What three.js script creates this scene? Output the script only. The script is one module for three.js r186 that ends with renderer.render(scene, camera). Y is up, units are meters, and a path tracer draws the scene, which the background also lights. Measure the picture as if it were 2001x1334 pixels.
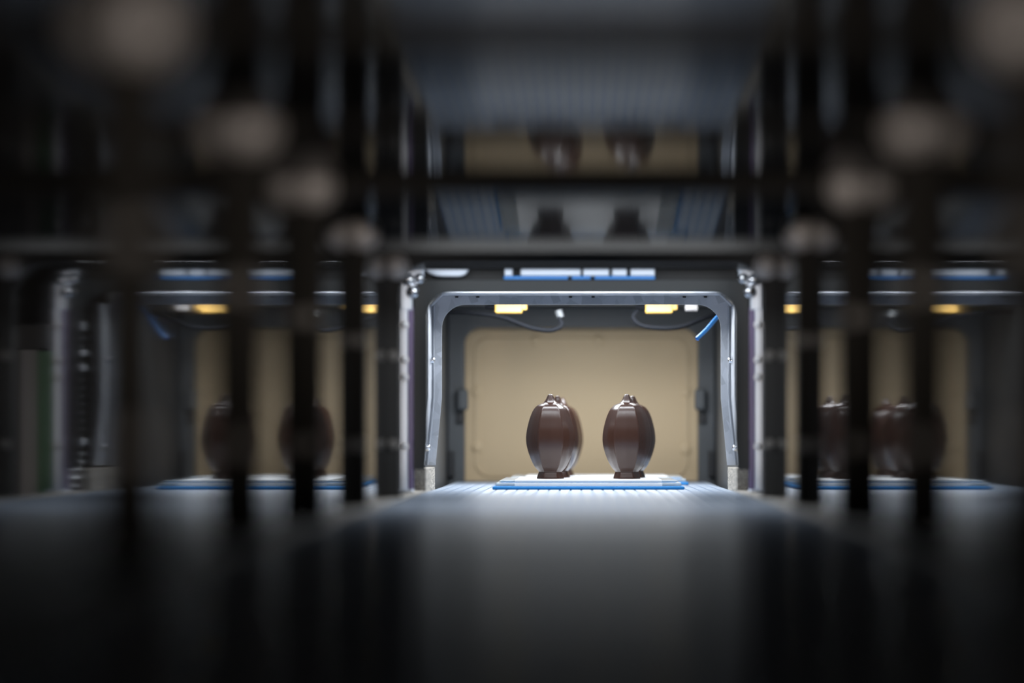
import * as THREE from 'three';
import { RoundedBoxGeometry } from 'three/addons/geometries/RoundedBoxGeometry.js';
import { mergeGeometries, mergeVertices, toCreasedNormals } from 'three/addons/utils/BufferGeometryUtils.js';
import { RectAreaLightUniformsLib } from 'three/addons/lights/RectAreaLightUniformsLib.js';

// ---------------------------------------------------------------- camera, lights, exposure
RectAreaLightUniformsLib.init();
const scene = new THREE.Scene();
scene.background = new THREE.Color(0x000000);
const renderer = new THREE.WebGLRenderer({ antialias: true });
renderer.toneMapping = THREE.LinearToneMapping;
renderer.toneMappingExposure = 1.0;
renderer.shadowMap.enabled = true;

const CAM_Y = 0.0452;                                   // lens height above the belt; belt surface is y = 0
const camera = new THREE.PerspectiveCamera(16.07, 2001 / 1334, 0.02, 30);
camera.position.set(0, CAM_Y, 0);
camera.lookAt(0, CAM_Y, -10);
camera.setViewOffset(2001, 1334, -135.5, -198, 2001, 1334);
camera.focus = 2.40;
camera.userData.fStop = 2.05;
camera.updateProjectionMatrix();

const LED = { colour: new THREE.Color(0.90, 0.95, 1.0), front: 19, gap: 12, arch: 64, eggs: 62, back: 74 };
const ROOM_LAMP = { colour: new THREE.Color(1.0, 0.91, 0.84), level: 95 };

// ---------------------------------------------------------------- helpers
function rng(seed) { let s = seed | 0; return () => { s = (s + 0x6d2b79f5) | 0; let t = Math.imul(s ^ (s >>> 15), 1 | s); t = (t + Math.imul(t ^ (t >>> 7), 61 | t)) ^ t; return ((t ^ (t >>> 14)) >>> 0) / 4294967296; }; }
const used = new Map();
function numbered(name) { const n = used.get(name) ?? 0; used.set(name, n + 1); return n ? `${name}_${String(n).padStart(3, '0')}` : name; }
function mesh(name, geo, mat, parent) {
  const m = new THREE.Mesh(geo, mat); m.name = parent ? name : numbered(name);
  m.castShadow = true; m.receiveShadow = true; (parent ?? scene).add(m); return m;
}
function thing(name, label, category, pos = [0, 0, 0], group) {
  const g = new THREE.Group(); g.name = numbered(name); g.position.set(...pos); scene.add(g);
  g.userData = { label, category }; if (group) g.userData.group = group; return g;
}
function tag(o, label, category, group) { o.userData = { label, category }; if (group) o.userData.group = group; return o; }
function structure(name, geo, mat, label, category) { const m = mesh(name, geo, mat); m.userData = { kind: 'structure', label, category }; return m; }
function box(x0, x1, y0, y1, z0, z1, r = 0) {           // z given as world z
  const w = x1 - x0, h = y1 - y0, d = Math.abs(z1 - z0);
  const g = r ? new RoundedBoxGeometry(w, h, d, 2, r) : new THREE.BoxGeometry(w, h, d);
  return g.translate((x0 + x1) / 2, (y0 + y1) / 2, (z0 + z1) / 2);
}
const C = (r, g, b) => new THREE.Color().setRGB(r, g, b);
function std(r, g, b, rough, metal = 0, extra = {}) { return new THREE.MeshPhysicalMaterial({ color: C(r, g, b), roughness: rough, metalness: metal, ...extra }); }
function noiseTexture(size, seed, cells, draw, srgb) {  // layered value noise -> draw(n, x, y) => [r,g,b] 0..255
  const data = new Uint8Array(size * size * 4), R = rng(seed);
  const grids = cells.map(([n, a]) => ({ n, a, v: Float32Array.from({ length: n * n }, R) }));
  for (let y = 0; y < size; y++) for (let x = 0; x < size; x++) {
    let s = 0, t = 0;
    for (const { n, a, v } of grids) {
      const fx = x / size * n, fy = y / size * n, ix = Math.floor(fx), iy = Math.floor(fy);
      let ux = fx - ix, uy = fy - iy; ux = ux * ux * (3 - 2 * ux); uy = uy * uy * (3 - 2 * uy);
      const q = (i, j) => v[((iy + j) % n) * n + ((ix + i) % n)];
      s += a * ((q(0, 0) * (1 - ux) + q(1, 0) * ux) * (1 - uy) + (q(0, 1) * (1 - ux) + q(1, 1) * ux) * uy); t += a;
    }
    const [r, g, b] = draw(s / t, x / size, y / size), o = (y * size + x) * 4;
    data[o] = r; data[o + 1] = g; data[o + 2] = b; data[o + 3] = 255;
  }
  const tx = new THREE.DataTexture(data, size, size); tx.wrapS = tx.wrapT = THREE.RepeatWrapping;
  tx.magFilter = THREE.LinearFilter; tx.minFilter = THREE.LinearMipmapLinearFilter; tx.generateMipmaps = true;
  if (srgb) tx.colorSpace = THREE.SRGBColorSpace; tx.needsUpdate = true; return tx;
}
function lengthUV(geo) {                                // u runs along z, v along x: the grain of the belt
  const p = geo.attributes.position, uv = geo.attributes.uv;
  for (let i = 0; i < p.count; i++) uv.setXY(i, p.getZ(i), p.getX(i) + p.getY(i));
  return geo;
}
function planarUV(geo, scale) {                         // uv in units of 'scale' metres, from the dominant normal axis
  const g = geo.index ? geo.toNonIndexed() : geo, p = g.attributes.position, n = g.attributes.normal, uv = new Float32Array(p.count * 2);
  for (let i = 0; i < p.count; i++) {
    const ax = Math.abs(n.getX(i)), ay = Math.abs(n.getY(i)), az = Math.abs(n.getZ(i));
    const [u, v] = az >= ax && az >= ay ? [p.getX(i), p.getY(i)] : ax >= ay ? [p.getZ(i), p.getY(i)] : [p.getX(i), p.getZ(i)];
    uv[2 * i] = u / scale; uv[2 * i + 1] = v / scale;
  }
  g.setAttribute('uv', new THREE.BufferAttribute(uv, 2)); return g;
}

// ---------------------------------------------------------------- materials
const spangle = (() => {                                // zinc crystals: cells of slightly different grey
  const size = 512, R = rng(77), pts = [];
  for (let i = 0; i < 90; i++) pts.push([R(), R(), R()]);
  const data = new Uint8Array(size * size * 4);
  for (let y = 0; y < size; y++) for (let x = 0; x < size; x++) {
    let best = 9, tone = 0;
    for (const [px, py, t] of pts) {
      let dx = Math.abs(px - x / size), dy = Math.abs(py - y / size) * 0.8; dx = Math.min(dx, 1 - dx); dy = Math.min(dy, 0.8 - dy);
      const d = dx * dx + dy * dy; if (d < best) { best = d; tone = t; }
    }
    const v = 205 + 34 * tone + 10 * (R() - 0.5), o = (y * size + x) * 4;
    data[o] = v * 0.98; data[o + 1] = v; data[o + 2] = Math.min(255, v * 1.03); data[o + 3] = 255;
  }
  const t = new THREE.DataTexture(data, size, size); t.wrapS = t.wrapT = THREE.RepeatWrapping; t.magFilter = THREE.LinearFilter; t.colorSpace = THREE.SRGBColorSpace; t.needsUpdate = true; return t;
})();
const fineBump = noiseTexture(256, 5, [[16, 1], [64, 0.7], [128, 0.5]], (n) => [n * 255, n * 255, n * 255]);
const castMap = noiseTexture(256, 9, [[32, 0.6], [128, 1]], (n) => { const v = 95 + 190 * Math.max(0, Math.min(1, (n - 0.3) * 2.2)) * 0.8; return [v, v * 0.97, v * 0.92]; }, true);
const M = {
  galvanised: std(0.60, 0.60, 0.61, 0.45, 0.25, { map: spangle }),
  steel: std(0.70, 0.76, 0.86, 0.38, 0.35),
  chrome: std(0.82, 0.84, 0.88, 0.16, 1),
  blackPlastic: std(0.022, 0.025, 0.027, 0.5),
  purpleFilm: std(0.16, 0.12, 0.24, 0.4),
  frame: std(0.018, 0.015, 0.011, 0.85),
  bracket: std(0.72, 0.67, 0.64, 0.5, 0.2),
  boltSteel: std(0.30, 0.28, 0.26, 0.55, 0.2),
  stripBolt: std(0.80, 0.82, 0.86, 0.5, 0.5),
  nearArch: std(0.036, 0.034, 0.032, 0.6),
  mouthCeiling: std(0.020, 0.020, 0.021, 0.10, 0, { ior: 1.2 }),
  steepCeiling: std(0.020, 0.020, 0.021, 0.06, 0, { ior: 1.018 }),
  polished: std(0.020, 0.019, 0.018, 0.035, 0, { ior: 1.5 }),
  ceiling: std(0.020, 0.020, 0.021, 0.06, 0, { ior: 1.035 }),
  cast: std(0.95, 0.92, 0.88, 0.6, 0.15, { map: castMap, bumpMap: fineBump, bumpScale: 0.0006 }),
  beltStrip: std(0.41, 0.47, 0.56, 0.32, 0, { ior: 1.35, anisotropy: 1 }),
  beltBase: std(0.20, 0.31, 0.52, 0.34, 0, { ior: 1.35, anisotropy: 1 }),
  beige: std(0.53, 0.40, 0.245, 0.6),
  darkGrey: std(0.060, 0.064, 0.068, 0.5),
  ceilingGrey: std(0.34, 0.35, 0.35, 0.5),
  yellow: std(0.72, 0.42, 0.085, 0.5),
  cable: std(0.006, 0.0065, 0.008, 0.9, 0, { specularIntensity: 0.08 }),
  blueTube: std(0.06, 0.30, 0.78, 0.4),
  blueMat: std(0.0, 0.19, 0.50, 0.55),
  clearPlate: new THREE.MeshPhysicalMaterial({ color: C(0.86, 0.93, 0.97), roughness: 0.18, transmission: 0.55, thickness: 0.004, ior: 1.49 }),
  card: std(0.78, 0.79, 0.80, 0.6),
  chocolate: new THREE.MeshPhysicalMaterial({ color: C(0.038, 0.0165, 0.0112), roughness: 0.27, ior: 1.46 }),
  green: std(0.05, 0.22, 0.08, 0.5),
  paleGrey: std(0.50, 0.47, 0.46, 0.55),
  black: std(0.012, 0.012, 0.013, 0.5),
  lampGlow: new THREE.MeshStandardMaterial({ color: 0xffffff, emissive: C(0.86, 0.94, 1.0), emissiveIntensity: 1.5 }),
  warmGlow: new THREE.MeshStandardMaterial({ color: 0xffffff, emissive: C(1.0, 0.91, 0.84), emissiveIntensity: 1.0 }),
  roomWall: std(0.016, 0.015, 0.014, 0.8),
  roomFloor: std(0.016, 0.016, 0.016, 0.8),
  bed: std(0.20, 0.20, 0.21, 0.5, 0.5),
};

// ---------------------------------------------------------------- the workshop around the line
const RX = 1.6, RY0 = -0.95, RY1 = 1.75, RZ0 = 2.0, RZ1 = -4.2, RT = 0.1;
structure('floor', box(-RX - RT, RX + RT, RY0 - RT, RY0, RZ1 - RT, RZ0 + RT), M.roomFloor, 'dark workshop floor under the conveyor line', 'floor');
structure('ceiling', box(-RX - RT, RX + RT, RY1, RY1 + RT, RZ1 - RT, RZ0 + RT), M.roomWall, 'dark workshop ceiling high above the conveyor line', 'ceiling');
structure('wall_left', box(-RX - RT, -RX, RY0, RY1, RZ1 - RT, RZ0 + RT), M.roomWall, 'dim workshop wall on the near side of the line', 'wall');
structure('wall_right', box(RX, RX + RT, RY0, RY1, RZ1 - RT, RZ0 + RT), M.roomWall, 'dim workshop wall behind the green board', 'wall');
structure('wall_back', box(-RX, RX, RY0, RY1, RZ1 - RT, RZ1), M.roomWall, 'dim workshop wall behind the beige hatch', 'wall');
structure('wall_front', box(-RX, RX, RY0, RY1, RZ0, RZ0 + RT), M.roomWall, 'dim workshop wall carrying the warm lamp', 'wall');
for (const k of [-1, 1]) { // two warm wall lamps flanking the axis of the tunnel mouth
  const t = thing('wall_lamp', k < 0 ? 'wide warm wall lamp on the front wall, away from the green board' : 'wide warm wall lamp on the front wall, on the side of the green board', 'lamp', [k * 0.58, -0.13, RZ0], 'warm wall lamps');
  mesh('housing', new RoundedBoxGeometry(0.40, 0.28, 0.04, 2, 0.008).translate(0, 0, -0.021), M.paleGrey, t);
  mesh('diffuser', new THREE.BoxGeometry(0.34, 0.22, 0.006).translate(0, 0, -0.0445), M.warmGlow, t);
  const l = new THREE.RectAreaLight(ROOM_LAMP.colour, ROOM_LAMP.level, 0.34, 0.22); l.position.set(0, 0, -0.049); l.name = 'lamp_light'; t.add(l);
}
structure('machine_bed', box(-0.24, 0.24, RY0, -0.012, -2.95, -0.19), M.bed, 'steel machine bed carrying the conveyor belt', 'machine bed');

// ---------------------------------------------------------------- conveyor belt
{
  const t = thing('conveyor_belt', 'pale blue-white ribbed conveyor belt running through the tunnel', 'conveyor belt', [0, 0, 0]);
  mesh('belt_base', lengthUV(box(-0.1435, 0.1435, -0.012, -0.0008, -2.765, -0.20)), M.beltBase, t);
  const n = 28, pitch = 0.0102;
  const g = lengthUV(box(-0.0042, 0.0042, -0.0012, 0, -2.765, -0.20));
  for (let i = 0; i < n; i++) { const m = mesh('belt_strip', g, M.beltStrip, t); m.position.x = (i - (n - 1) / 2) * pitch; }
}
// side rails: low curbs between belt and wall
for (const s of [-1, 1]) {
  const t = thing('side_rail', s < 0 ? 'cast aluminium side rail along the belt edge away from the green board' : 'cast aluminium side rail along the belt edge nearer the green board', 'rail', [s * 0.149, 0, 0]);
  mesh('rail', box(-0.0052, 0.0052, -0.012, 0.0215, -2.375, -2.235, 0.0006), M.cast, t);
  mesh('curb', box(-0.0052, 0.0052, -0.012, 0.0012, -2.234, -0.20, 0.0006), M.cast, t);
}

// ---------------------------------------------------------------- arches
function archShape(xi, yi, r, xo, yo, kink) {
  const sh = new THREE.Shape();
  const k = kink ?? { y: 0, dx: 0, y0: 0 };
  sh.moveTo(-xo - k.dx, k.y0); sh.lineTo(-xo, k.y);
  if (k.chamfer) { sh.lineTo(-xo, yo - k.chamfer); sh.lineTo(-xo + k.chamfer, yo); sh.lineTo(xo - k.chamfer, yo); sh.lineTo(xo, yo - k.chamfer); }
  else { sh.lineTo(-xo, yo); sh.lineTo(xo, yo); }
  sh.lineTo(xo, k.y); sh.lineTo(xo + k.dx, k.y0); sh.lineTo(xi + k.dx, k.y0); sh.lineTo(xi, k.y);
  sh.lineTo(xi, yi - r); sh.absarc(xi - r, yi - r, r, 0, Math.PI / 2, false);
  sh.lineTo(-xi + r, yi); sh.absarc(-xi + r, yi - r, r, Math.PI / 2, Math.PI, false);
  sh.lineTo(-xi, k.y); sh.lineTo(-xi - k.dx, k.y0); sh.closePath();
  return sh;
}
function extrude(shape, depth, bevel = 0.0006) {
  return new THREE.ExtrudeGeometry(shape, { depth: depth - 2 * bevel, bevelEnabled: bevel > 0, bevelThickness: bevel, bevelSize: bevel, bevelOffset: -bevel, bevelSegments: 2, curveSegments: 14 }).translate(0, 0, bevel);
}
const boltGeo = (() => {                                // hex head with washer and dome, axis +z
  const w = new THREE.CylinderGeometry(0.0042, 0.0042, 0.0008, 20).rotateX(Math.PI / 2).translate(0, 0, 0.0004);
  const h = new THREE.CylinderGeometry(0.0029, 0.0031, 0.0022, 6).rotateX(Math.PI / 2).translate(0, 0, 0.0018);
  const d = new THREE.SphereGeometry(0.0027, 14, 6, 0, Math.PI * 2, 0, Math.PI / 2).rotateX(Math.PI / 2).scale(1, 1, 0.45).translate(0, 0, 0.0028);
  return mergeGeometries([w, h, d].map((g) => g.toNonIndexed()));
})();
const domeGeo = (() => {                                // round corner boss: flange and domed cap
  const pts = [[0, 0.0075], [0.003, 0.0072], [0.0056, 0.006], [0.0072, 0.004], [0.0078, 0.0018], [0.0092, 0.0016], [0.0095, 0]].map(([r, h]) => new THREE.Vector2(r, h));
  return new THREE.LatheGeometry(pts.reverse(), 28).rotateX(Math.PI / 2);
})();
const YC = (h) => CAM_Y + h;                            // height given above the lens

// dark arches along the tunnel
const darkArch = [
  [1.936, 'dark steel arch next to the black-flanged arch, just behind the tunnel wall ends', 0.145, 0.1415],
  [1.640, 'second dark steel arch counted from the black-flanged arch', 0.145, 0.1385],
  [1.345, 'third dark steel arch counted from the black-flanged arch', 0.143, 0.1370],
  [1.090, 'fourth dark steel arch counted from the black-flanged arch', 0.143, 0.1390],
  [0.823, 'dark steel arch at the open mouth of the tunnel', 0.143, 0.1390],
];
for (const [Z, label, xi, yi] of darkArch) {
  const t = thing('tunnel_arch', label, 'arch', [0, 0, -Z], 'dark arches of the tunnel');
  mesh('arch_frame', extrude(archShape(xi, YC(yi), 0.024, 0.1665, YC(0.170)), 0.014, 0.0012).translate(0, 0.0015, -0.014), Z > 1.9 ? M.nearArch : M.frame, t);
  for (const s of [-1, 1]) {
    const d = mesh('corner_boss', domeGeo, M.bracket, t); d.position.set(s * 0.1480, YC(0.1415), 0.0002); d.scale.setScalar(1.15);
    for (const y of [0.044, 0.115]) { const b = mesh('bolt', boltGeo, M.boltSteel, t); b.position.set(s * 0.1505, y, 0.0002); }
  }
}

// polished tunnel walls and ceiling sheets, one per bay between arches
const bays = [[0.36, 0.823], [0.823, 1.090], [1.090, 1.345], [1.345, 1.640], [1.640, 1.936]];
const wallNames = ['at the tunnel mouth', 'in the bay behind the mouth arch', 'in the middle bay', 'in the fourth bay from the mouth', 'in the last bay before the open gap'];
bays.forEach(([a, b], i) => {
  for (const s of [-1, 1]) {
    const m = structure('wall_panel', box(Math.min(s * 0.1552, s * 0.1582), Math.max(s * 0.1552, s * 0.1582), -0.01, YC(0.1655), -b + 0.0005, -a - (i ? 0.0145 : 0)), M.polished,
      `polished dark side sheet ${wallNames[i]}, ${s < 0 ? 'opposite the green board' : 'on the side of the green board'}`, 'wall panel');
    m.userData.kind = 'structure';
  }
});
const sheetEnds = [[0.1460, 0.1460], [0.1465, 0.1440], [0.1430, 0.1465], [0.1520, 0.1380], [0.1645, 0.1645]];   // height over the lens at the near and far end of each sheet
bays.forEach(([a, b], i) => {
  const z0 = i ? -a - 0.0145 : -0.12, z1 = -b + 0.0005, n = 24, pos = [], idx = [], [h0, h1] = sheetEnds[i], hw = i === 3 ? 0.134 : 0.155;
  for (let k = 0; k <= n; k++) { const f = k / n, y = YC(h0 + (h1 - h0) * f), z = z0 + (z1 - z0) * f; for (const [x, dy] of [[-hw, 0], [hw, 0], [hw, 0.002], [-hw, 0.002]]) pos.push(x, y + dy, z); }
  for (let k = 0; k < n; k++) for (let q = 0; q < 4; q++) { const A = k * 4 + q, B = k * 4 + (q + 1) % 4; idx.push(A, A + 4, B, B, A + 4, B + 4); }
  idx.push(0, 1, 2, 0, 2, 3); const e = n * 4; idx.push(e, e + 2, e + 1, e, e + 3, e + 2);
  const g = new THREE.BufferGeometry(); g.setAttribute('position', new THREE.Float32BufferAttribute(pos, 3)); g.setIndex(idx);
  structure('ceiling_panel', toCreasedNormals(g, 0.6), i === 3 ? M.steepCeiling : i ? M.ceiling : M.mouthCeiling, `polished dark ceiling sheet ${wallNames[i]}`, 'ceiling panel');
});

// ---------------------------------------------------------------- black-flanged arch with bright steel strip
{
  const Z = 2.17, t = thing('flanged_arch', 'black-flanged arch with bright bolted steel side strips and shiny corners', 'arch', [0, 0, -Z]);
  mesh('black_flange', extrude(archShape(0.1385, YC(0.1355), 0.022, 0.1505, YC(0.1465), { y: 0.05, dx: 0.002, y0: 0.0215 }), 0.004, 0.0006).translate(0, 0, -0.004), M.blackPlastic, t);
  for (const s of [-1, 1]) {
    mesh('steel_strip', box(Math.min(s * 0.1555, s * 0.1625), Math.max(s * 0.1555, s * 0.1625), 0.0005, YC(0.120), -0.008, 0.004, 0.0008), M.steel, t);
    mesh('film_strip', box(Math.min(s * 0.1508, s * 0.1553), Math.max(s * 0.1508, s * 0.1553), 0.0005, YC(0.122), -0.007, 0.001, 0.0006), M.purpleFilm, t);
    for (const y of [0.151, 0.1195, 0.104, 0.042]) { const b = mesh('bolt', boltGeo, M.stripBolt, t); b.position.set(s * 0.1585, y, 0.0042); }
    // corner: bent bright sheet from strip to top, domed nuts
    const cs = new THREE.Shape(); cs.moveTo(s * 0.1625, 0.118); cs.lineTo(s * 0.1625, 0.138); cs.quadraticCurveTo(s * 0.1618, 0.1545, s * 0.146, 0.1555); cs.lineTo(s * 0.141, 0.1555); cs.lineTo(s * 0.141, 0.1475); cs.lineTo(s * 0.1515, 0.138); cs.lineTo(s * 0.1515, 0.118); cs.closePath();
    mesh('corner_sheet', extrude(cs, 0.006, 0.0016).translate(0, CAM_Y + 0.0006, -0.004), M.steel, t);
    for (const [x, y, k] of [[0.1515, 0.1355, 0.62], [0.1455, 0.1475, 0.5], [0.155, 0.146, 0.6]]) { const d = mesh('domed_nut', domeGeo, M.chrome, t); d.position.set(s * x, YC(y), 0.002); d.scale.setScalar(k); }
    mesh('foot_plate', box(Math.min(s * 0.1505, s * 0.166), Math.max(s * 0.1505, s * 0.166), 0.0013, 0.0035, -0.012, 0.02, 0.0008), M.steel, t);
  }
  mesh('backing_plate', box(-0.1405, 0.1405, YC(0.1455), YC(0.1590), -0.0105, -0.0085), M.black, t);
  mesh('top_rail', box(-0.1405, 0.1405, YC(0.1565), YC(0.1625), -0.008, 0.002, 0.0006), M.frame, t);
  for (const [a, b] of [[-0.069, -0.0615], [-0.0545, -0.0005], [0.0015, 0.025], [0.0275, 0.041], [0.044, 0.066]]) mesh('top_bracket', box(a, b, YC(0.1495), YC(0.1562), -0.006, 0.003, 0.0012), M.steel, t);
  for (const [a, b] of [[-0.0695, -0.012], [-0.0085, 0.0085], [0.0120, 0.066]]) mesh('blue_seal', box(a, b, YC(0.1467), YC(0.1493), -0.004, 0.002, 0.0005), M.blueTube, t);
  const sc = new THREE.Shape(); sc.moveTo(-0.140, 0.1555); sc.quadraticCurveTo(-0.136, 0.149, -0.122, 0.149); sc.lineTo(-0.112, 0.149); sc.quadraticCurveTo(-0.103, 0.149, -0.101, 0.1555); sc.closePath();
  mesh('curved_bracket', extrude(sc, 0.006, 0.001).translate(0, CAM_Y, -0.003), M.steel, t);
}

// ---------------------------------------------------------------- galvanised arch in front of the eggs
{
  const Z = 2.35, t = thing('galvanised_arch', 'bare galvanised sheet-metal arch with folded edges framing the chocolate eggs', 'arch', [0, 0, -Z]);
  const kink = { y: 0.089, dx: 0.0062, y0: 0.0235, chamfer: 0.0105 };
  mesh('face_plate', planarUV(extrude(archShape(0.1355, YC(0.1343), 0.0235, 0.1452, YC(0.1432), kink), 0.0016, 0.0003), 0.08), M.galvanised, t);
  for (const s of [-1, 1]) {                            // side flanges folded towards the mouth, following the kink
    const th = 0.0012, d = 0.055, x = s * 0.1452, x2 = s * (0.1452 + 0.0062), top = YC(0.1432 - 0.0105);
    const f = new THREE.Shape(); f.moveTo(x2, 0.0235); f.lineTo(x, 0.089); f.lineTo(x, top); f.lineTo(x + s * th, top); f.lineTo(x + s * th, 0.089); f.lineTo(x2 + s * th, 0.0235); f.closePath();
    mesh('side_flange', planarUV(extrude(f, d, 0.0002), 0.08), M.galvanised, t);
    mesh('edge_bead', new THREE.TubeGeometry(new THREE.CatmullRomCurve3([[x2, 0.0238], [x + (x2 - x) * 0.5, 0.056], [x, 0.089], [x, 0.13], [x, top]].map(([a, b]) => new THREE.Vector3(a - s * 0.002, b, 0.0018))), 40, 0.0011, 8), M.galvanised, t);
    for (const [y, k] of [[0.1245, 1], [0.0405, 1.1]]) { const b = mesh('bolt', boltGeo, M.chrome, t); b.rotation.y = -s * Math.PI / 2; b.position.set(x + (y < 0.089 ? s * 0.0062 * (0.089 - y) / 0.0655 : 0) - s * 0.0004, y, 0.028); b.scale.setScalar(k); }
    const cf = box(-0.0074, 0.0074, -0.0006, 0.0006, 0, 0.02).rotateZ(-s * Math.PI / 4).translate(s * (0.1452 - 0.00525), YC(0.1432 - 0.00525), 0.001);
    mesh('corner_tab', planarUV(cf, 0.08), M.galvanised, t);
  }
  mesh('top_flange', planarUV(box(-0.1345, 0.1345, YC(0.1428), YC(0.1440), 0, 0.045), 0.08), M.galvanised, t);
  for (const x of [-0.121, -0.1005, -0.0105, 0.0115, 0.100, 0.1205]) mesh('slot_clip', box(x - 0.0016, x + 0.0016, YC(0.1408), YC(0.1424), 0.0014, 0.0034, 0.0003), M.black, t);
}

// ---------------------------------------------------------------- far chamber
{
  const z0 = -2.385, z1 = -2.80;
  structure('chamber_wall', box(-0.1575, -0.1545, -0.012, YC(0.158), z1, z0), M.darkGrey, 'dark grey inner side wall of the chamber, opposite the blue tube', 'chamber wall');
  structure('chamber_wall', box(0.1545, 0.1575, -0.012, YC(0.158), z1, z0), M.darkGrey, 'dark grey inner side wall behind the blue tube', 'chamber wall');
  structure('chamber_ceiling', box(-0.1575, 0.1575, YC(0.158), YC(0.162), z1, z0), M.ceilingGrey, 'grey ceiling sheet above the yellow connectors', 'chamber ceiling');
  const hatch = thing('end_hatch', 'beige end hatch in a dark grey rounded surround behind the eggs', 'hatch', [0, 0, -2.80]);
  const t = mesh('surround', extrude(archShape(0.1345, YC(0.1325) + 0.0104, 0.019, 0.1540, YC(0.1675)), 0.022, 0.002).translate(0, -0.0104, -0.002), M.darkGrey, hatch);
  mesh('threshold', box(-0.134, 0.134, -0.012, 0.001, -0.002, 0.02, 0.001), M.darkGrey, t);
  for (const s of [-1, 1]) { mesh('knob', new RoundedBoxGeometry(0.013, 0.025, 0.012, 3, 0.004).translate(s * 0.1365, YC(0.0495), 0.026), M.darkGrey, t);
    mesh('knob_slot', box(s * 0.139 - 0.004, s * 0.139 + 0.004, YC(0.022), YC(0.034), 0.0195, 0.0235, 0.001), M.black, t);
    mesh('hinge_block', box(s * 0.1495 - 0.004, s * 0.1495 + 0.004, 0.006, 0.036, 0.018, 0.026, 0.001), M.black, t); }
  const h = mesh('panel', box(-0.17, 0.17, -0.01, 0.22, -0.006, 0), M.beige, hatch); h.position.z = -0.015; h.userData.label = 'beige panel with raised border and rivets';
  const rr = (w, hh, r) => { const p = new THREE.Shape(); p.moveTo(-w + r, 0.006); p.lineTo(w - r, 0.006); p.absarc(w - r, 0.006 + r, r, -Math.PI / 2, 0); p.lineTo(w, hh - r); p.absarc(w - r, hh - r, r, 0, Math.PI / 2); p.lineTo(-w + r, hh); p.absarc(-w + r, hh - r, r, Math.PI / 2, Math.PI); p.lineTo(-w, 0.006 + r); p.absarc(-w + r, 0.006 + r, r, Math.PI, Math.PI * 1.5); return p; };
  const ring = rr(0.125, 0.168, 0.018); const hole = rr(0.117, 0.160, 0.013); ring.holes.push(hole);
  mesh('raised_border', extrude(ring, 0.0014, 0.0006), M.beige, h);
  for (const [x, y] of [[-0.121, 0.104], [-0.121, 0.040], [0.121, 0.104], [0.121, 0.037], [-0.053, 0.164], [0.02, 0.164]]) mesh('rivet', new THREE.SphereGeometry(0.0065, 16, 8, 0, Math.PI * 2, 0, Math.PI / 2).rotateX(Math.PI / 2).scale(1, 1, 0.28).translate(x, y, 0.0012), M.beige, h);
}
// yellow connectors with their looped cables
for (const [x, label, loop] of [[-0.078, 'yellow connector on the chamber ceiling farther from the blue tube, with looping black cable', [[-0.024, 0.1345, 0.0], [-0.021, 0.1255, 0.004], [-0.031, 0.1205, 0.004], [-0.052, 0.1225, 0.002], [-0.085, 0.1345, 0], [-0.120, 0.1395, -0.002], [-0.1535, 0.1405, -0.004]].map(([a, b, c]) => [a + 0.0, b, c])],
  [0.0835, 'yellow connector on the chamber ceiling beside the blue tube, with a grey sleeve', [[0.060, 0.1415, 0], [0.0555, 0.1345, 0.004], [0.062, 0.1265, 0.006], [0.085, 0.1225, 0.006], [0.108, 0.1245, 0.004], [0.130, 0.133, 0.002], [0.1535, 0.1415, 0]]]]) {
  const t = thing('yellow_connector', label, 'connector', [0, 0, -2.60], 'yellow connectors');
  mesh('body', new RoundedBoxGeometry(0.029, 0.0125, 0.014, 2, 0.0018).translate(x, YC(0.1455), 0), M.yellow, t);
  mesh('collar', new RoundedBoxGeometry(0.006, 0.0095, 0.012, 2, 0.001).translate(x + 0.0165, YC(0.1475), 0), M.yellow, t);
  mesh('mount', box(x - 0.008, x + 0.008, YC(0.1505), YC(0.158), -0.005, 0.005), M.black, t);
  mesh('cable_boot', new THREE.CylinderGeometry(0.0022, 0.0044, 0.012, 14).rotateZ(Math.PI / 2).translate(x - 0.0195, YC(0.1462), 0), M.cable, t);
  mesh('cable', new THREE.TubeGeometry(new THREE.CatmullRomCurve3(loop.map(([a, b, c]) => new THREE.Vector3(a, YC(b), c + 0.006))), 64, 0.0024, 10), M.cable, t);
  mesh('sleeve', new THREE.CylinderGeometry(0.0042, 0.0042, x > 0 ? 0.013 : 0.008, 16).rotateZ(x > 0 ? Math.PI / 2 : 0.3).translate(x > 0 ? 0.118 : -0.0235, YC(x > 0 ? 0.1455 : 0.1385), 0.004), x > 0 ? M.paleGrey : M.darkGrey, t);
}
tag(mesh('blue_tube', new THREE.TubeGeometry(new THREE.CatmullRomCurve3([[0.1545, 0.1445, -2.53], [0.1405, 0.1295, -2.52], [0.130, 0.1175, -2.51], [0.1195, 0.1075, -2.50]].map(([x, y, z]) => new THREE.Vector3(x, YC(y), z))), 32, 0.0021, 12), M.blueTube),
  'thin bright blue tube slanting down from the chamber corner', 'tube');

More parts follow.
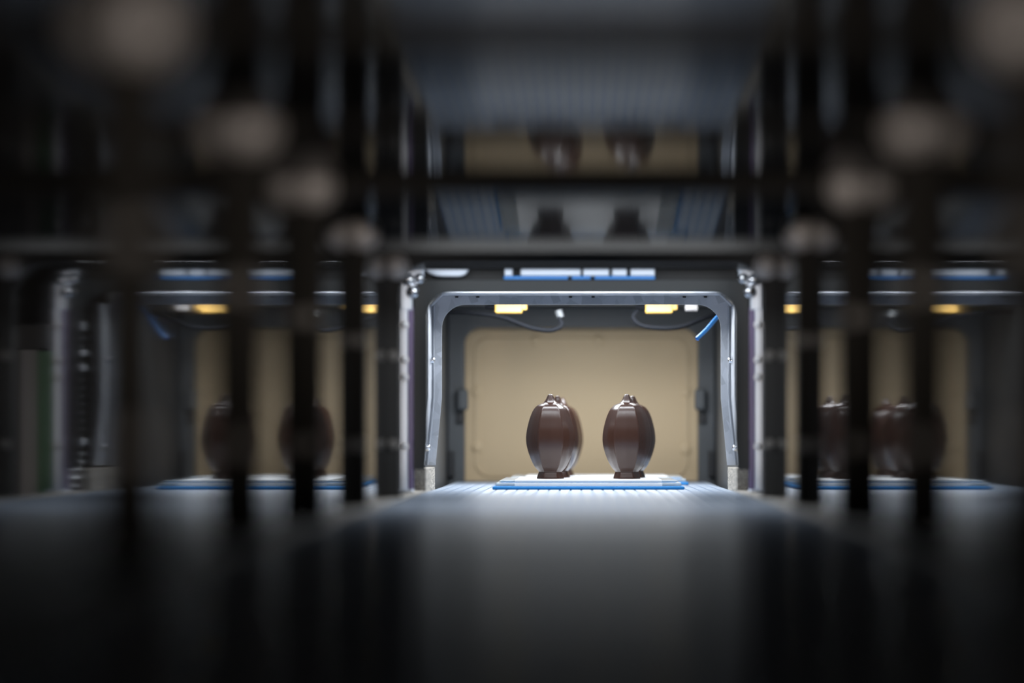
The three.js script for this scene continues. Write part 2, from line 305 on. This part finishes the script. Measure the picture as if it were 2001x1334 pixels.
// ---------------------------------------------------------------- LED bars on the ceiling
function ledBar(Z, x, len, wide, h, level, label, shield) {
  const t = thing('light_bar', label, 'lamp', [x, YC(h), -Z], 'light bars above the belt');
  mesh('housing', new RoundedBoxGeometry(len + 0.012, 0.006, wide + 0.008, 2, 0.0015).translate(0, 0.0035, 0), M.paleGrey, t);
  mesh('diffuser', box(-len / 2, len / 2, -0.0012, 0.0004, -wide / 2, wide / 2), M.lampGlow, t);
  const l = new THREE.RectAreaLight(LED.colour, level, len, wide); l.name = 'led_light'; l.position.set(0, -0.0022, 0); l.rotation.x = -Math.PI / 2; l.castShadow = true; t.add(l);
  if (shield) mesh('glare_shield', box(-len / 2 - 0.03, len / 2 + 0.03, -shield, 0.006, -wide / 2 - 0.031, -wide / 2 - 0.030), M.nearArch, t);
}
ledBar(1.74, 0, 0.24, 0.03, 0.1570, LED.front, 'white light bar in the last bay before the open gap, with a grey glare shield', 0.0150);
ledBar(2.128, 0, 0.27, 0.02, 0.1605, LED.gap, 'slim white light bar hugging the top of the black-flanged arch');
ledBar(2.290, 0, 0.23, 0.011, 0.1600, LED.arch, 'slim white light bar just in front of the galvanised arch');
ledBar(2.382, 0, 0.23, 0.012, 0.1530, LED.eggs, 'white light bar just above the front pair of chocolate eggs');
ledBar(2.55, 0, 0.22, 0.03, 0.1570, LED.back, 'white light bar on the chamber ceiling near the beige hatch');
structure('gap_ceiling', box(-0.165, 0.165, YC(0.1685), YC(0.1715), -2.385, -1.951), M.ceilingGrey, 'grey sheet bridging the top of the open gap', 'ceiling panel');

// ---------------------------------------------------------------- chocolate eggs
function eggGeometry() {
  const prof = [[0, 0], [11.5, 0], [13.6, 0.1], [13.7, 0.8], [12.4, 4.6], [11.5, 6.8], [11.6, 7.4], [12.6, 8.6], [15.2, 11.6], [18.8, 18.4], [21.6, 25.8], [23.6, 33.4], [24.25, 40.0], [23.5, 48.2], [21.9, 55.6], [19.8, 62.6], [16.6, 69.4], [13.4, 73.0], [10.2, 74.8], [7.4, 75.8], [5.6, 77.8], [4.2, 80.2], [3.1, 82.6], [1.9, 84.4], [0, 84.9]];
  const curve = new THREE.CatmullRomCurve3(prof.map(([r, h]) => new THREE.Vector3(r, h, 0)), false, 'centripetal');
  const NV = 150, NU = 144, pos = [], idx = [];
  for (let j = 0; j <= NV; j++) {
    const p = curve.getPoint(j / NV), r = Math.max(0, p.x), h = p.y;
    const body = Math.min(1, Math.max(0, h / 6)), tip = 1 - 0.35 * Math.min(1, Math.max(0, (h - 74) / 4));
    for (let i = 0; i < NU; i++) {
      const a = i / NU * Math.PI * 2, sector = Math.PI / 3, d = ((a + sector / 2) % sector + sector) % sector - sector / 2;  // 0 at facet centre
      const hex = Math.cos(sector / 2) / Math.cos(d), e = Math.abs(d) - sector / 2;
      const rib = 0.016 * Math.exp(-(e * e) / (2 * 0.10 * 0.10)), seam = 0.004 * Math.exp(-(d * d) / (2 * 0.08 * 0.08));
      const k = 0.42 + 0.58 * hex + (rib + seam) * body * tip - 0.01;
      pos.push(Math.sin(a) * r * k / 1000, h / 1000, Math.cos(a) * r * k / 1000);
    }
  }
  for (let j = 0; j < NV; j++) for (let i = 0; i < NU; i++) { const A = j * NU + i, B = j * NU + (i + 1) % NU; idx.push(A, B, A + NU, B, B + NU, A + NU); }
  const g = new THREE.BufferGeometry(); g.setAttribute('position', new THREE.Float32BufferAttribute(pos, 3)); g.setIndex(idx); g.computeVertexNormals(); return g;
}
const eggGeo = eggGeometry();
const footLine = 7.0 / 1000;
function splitEgg() {                                   // foot and pod as two parts of the egg
  const p = eggGeo.attributes.position, n = eggGeo.attributes.normal, parts = [[], []];
  for (let i = 0; i < eggGeo.index.count; i += 3) {
    const a = [0, 1, 2].map((k) => eggGeo.index.getX(i + k)); const y = (p.getY(a[0]) + p.getY(a[1]) + p.getY(a[2])) / 3; parts[y < footLine ? 0 : 1].push(...a);
  }
  return parts.map((ids) => { const g = new THREE.BufferGeometry(); g.setAttribute('position', p); g.setAttribute('normal', n); g.setIndex(ids); const q = mergeVertices(g.toNonIndexed()); return q; });
}
const [footGeo, podGeo] = splitEgg();
const TRAY_TOP = 0.0092;
const eggs = [
  [-0.0310, 2.42, 0.02, 'front-row chocolate pod egg on the side away from the blue tube'],
  [0.0455, 2.42, -0.03, 'front-row chocolate pod egg on the same side as the blue tube'],
  [-0.0247, 2.505, 0.25, 'second-row chocolate pod egg, half hidden, on the side away from the blue tube'],
  [0.0530, 2.505, 0.2, 'chocolate pod egg in the second row, behind the front egg nearer the blue tube'],
  [-0.0205, 2.625, 0.4, 'rearmost chocolate pod egg, standing on the back tray'],
];
for (const [x, Z, turn, label] of eggs) {
  const t = thing('chocolate_egg', label, 'chocolate egg', [x, TRAY_TOP, -Z], 'chocolate pod eggs on the trays'); t.rotation.y = turn;
  mesh('pod', podGeo, M.chocolate, t); mesh('foot', footGeo, M.chocolate, t);
}

// ---------------------------------------------------------------- trays
for (const [x0, x1, Za, Zb, label] of [[-0.0858, 0.0996, 2.33, 2.55, 'layered tray with bright blue base carrying four chocolate eggs'], [-0.0815, 0.1145, 2.575, 2.755, 'back tray carrying a single chocolate egg, by the beige hatch']]) {
  const t = thing('serving_tray', label, 'tray', [(x0 + x1) / 2, 0, -(Za + Zb) / 2]), w = (x1 - x0) / 2, d = (Zb - Za) / 2;
  mesh('blue_base', new RoundedBoxGeometry(2 * w, 0.0034, 2 * d, 3, 0.0015).translate(0, 0.0017, 0), M.blueMat, t);
  mesh('clear_plate', new RoundedBoxGeometry(2 * w - 0.006, 0.0034, 2 * d - 0.005, 2, 0.0008).translate(0, 0.0051, 0), M.clearPlate, t);
  mesh('white_edge_strip', box(-w + 0.0215, w - 0.0215, 0.0036, 0.0066, d - 0.0024, d - 0.0016), M.card, t);
  mesh('blue_film', box(-w + 0.0075, w - 0.0075, 0.00682, 0.0073, -d + 0.011, d - 0.0105), M.blueMat, t);
  mesh('upper_plate', new RoundedBoxGeometry(2 * w - 0.013, 0.0016, 2 * d - 0.023, 2, 0.0006).translate(0, 0.0081, -0.0005), M.clearPlate, t);
  mesh('white_card', box(-w + 0.0215, w - 0.0215, 0.0089, TRAY_TOP, -d + 0.014, d - 0.0122), M.card, t);
  mesh('white_edge_strip', box(-w + 0.0215, w - 0.0215, 0.0075, 0.00889, d - 0.0122, d - 0.0115), M.card, t);
}

// ---------------------------------------------------------------- outside the gap: green board, pale post, black box
{
  const t = thing('control_stand', 'upright stand with green board, pale post and black box beside the gap', 'stand', [0.2115, -0.012, -2.31]);
  mesh('green_board', box(-0.022, -0.003, 0, 0.145, -0.01, 0.004, 0.0015), M.green, t);
  mesh('pale_post', box(-0.003, 0.014, 0, 0.15, -0.012, 0.002, 0.0015), M.paleGrey, t);
  mesh('black_box', box(-0.012, 0.022, 0.146, 0.171, -0.012, 0.006, 0.002), M.black, t);
  mesh('base_plate', box(-0.03, 0.03, 0, 0.004, -0.03, 0.03), M.paleGrey, t);
}
{ // corrugated hose between the galvanised post and the green board
  const t = thing('corrugated_hose', 'shiny corrugated metal hose standing between galvanised post and green board', 'hose', [0.1705, -0.012, -2.282]);
  const pts = []; for (let k = 0; k <= 21 * 8; k++) pts.push(new THREE.Vector2(0.0088 + 0.0016 * Math.pow(0.5 + 0.5 * Math.cos(k / 8 * Math.PI * 2), 2.2), k / 8 * 0.0078));
  mesh('bellows', new THREE.LatheGeometry(pts, 36), M.stripBolt, t);
  for (const y of [0.0585, 0.128, 0.142]) mesh('collar', new THREE.LatheGeometry([[0.0100, -0.003], [0.0118, -0.003], [0.0124, -0.002], [0.0124, 0.002], [0.0118, 0.003], [0.0100, 0.003]].map(([r, h]) => new THREE.Vector2(r, h + y)), 36), M.stripBolt, t);
  mesh('end_cap', new THREE.LatheGeometry([[0.0104, 0.1635], [0.0116, 0.164], [0.0116, 0.170], [0.0100, 0.1725], [0.0001, 0.1732]].map(([r, h]) => new THREE.Vector2(r, h)), 36), M.stripBolt, t);
}
renderer.render(scene, camera);
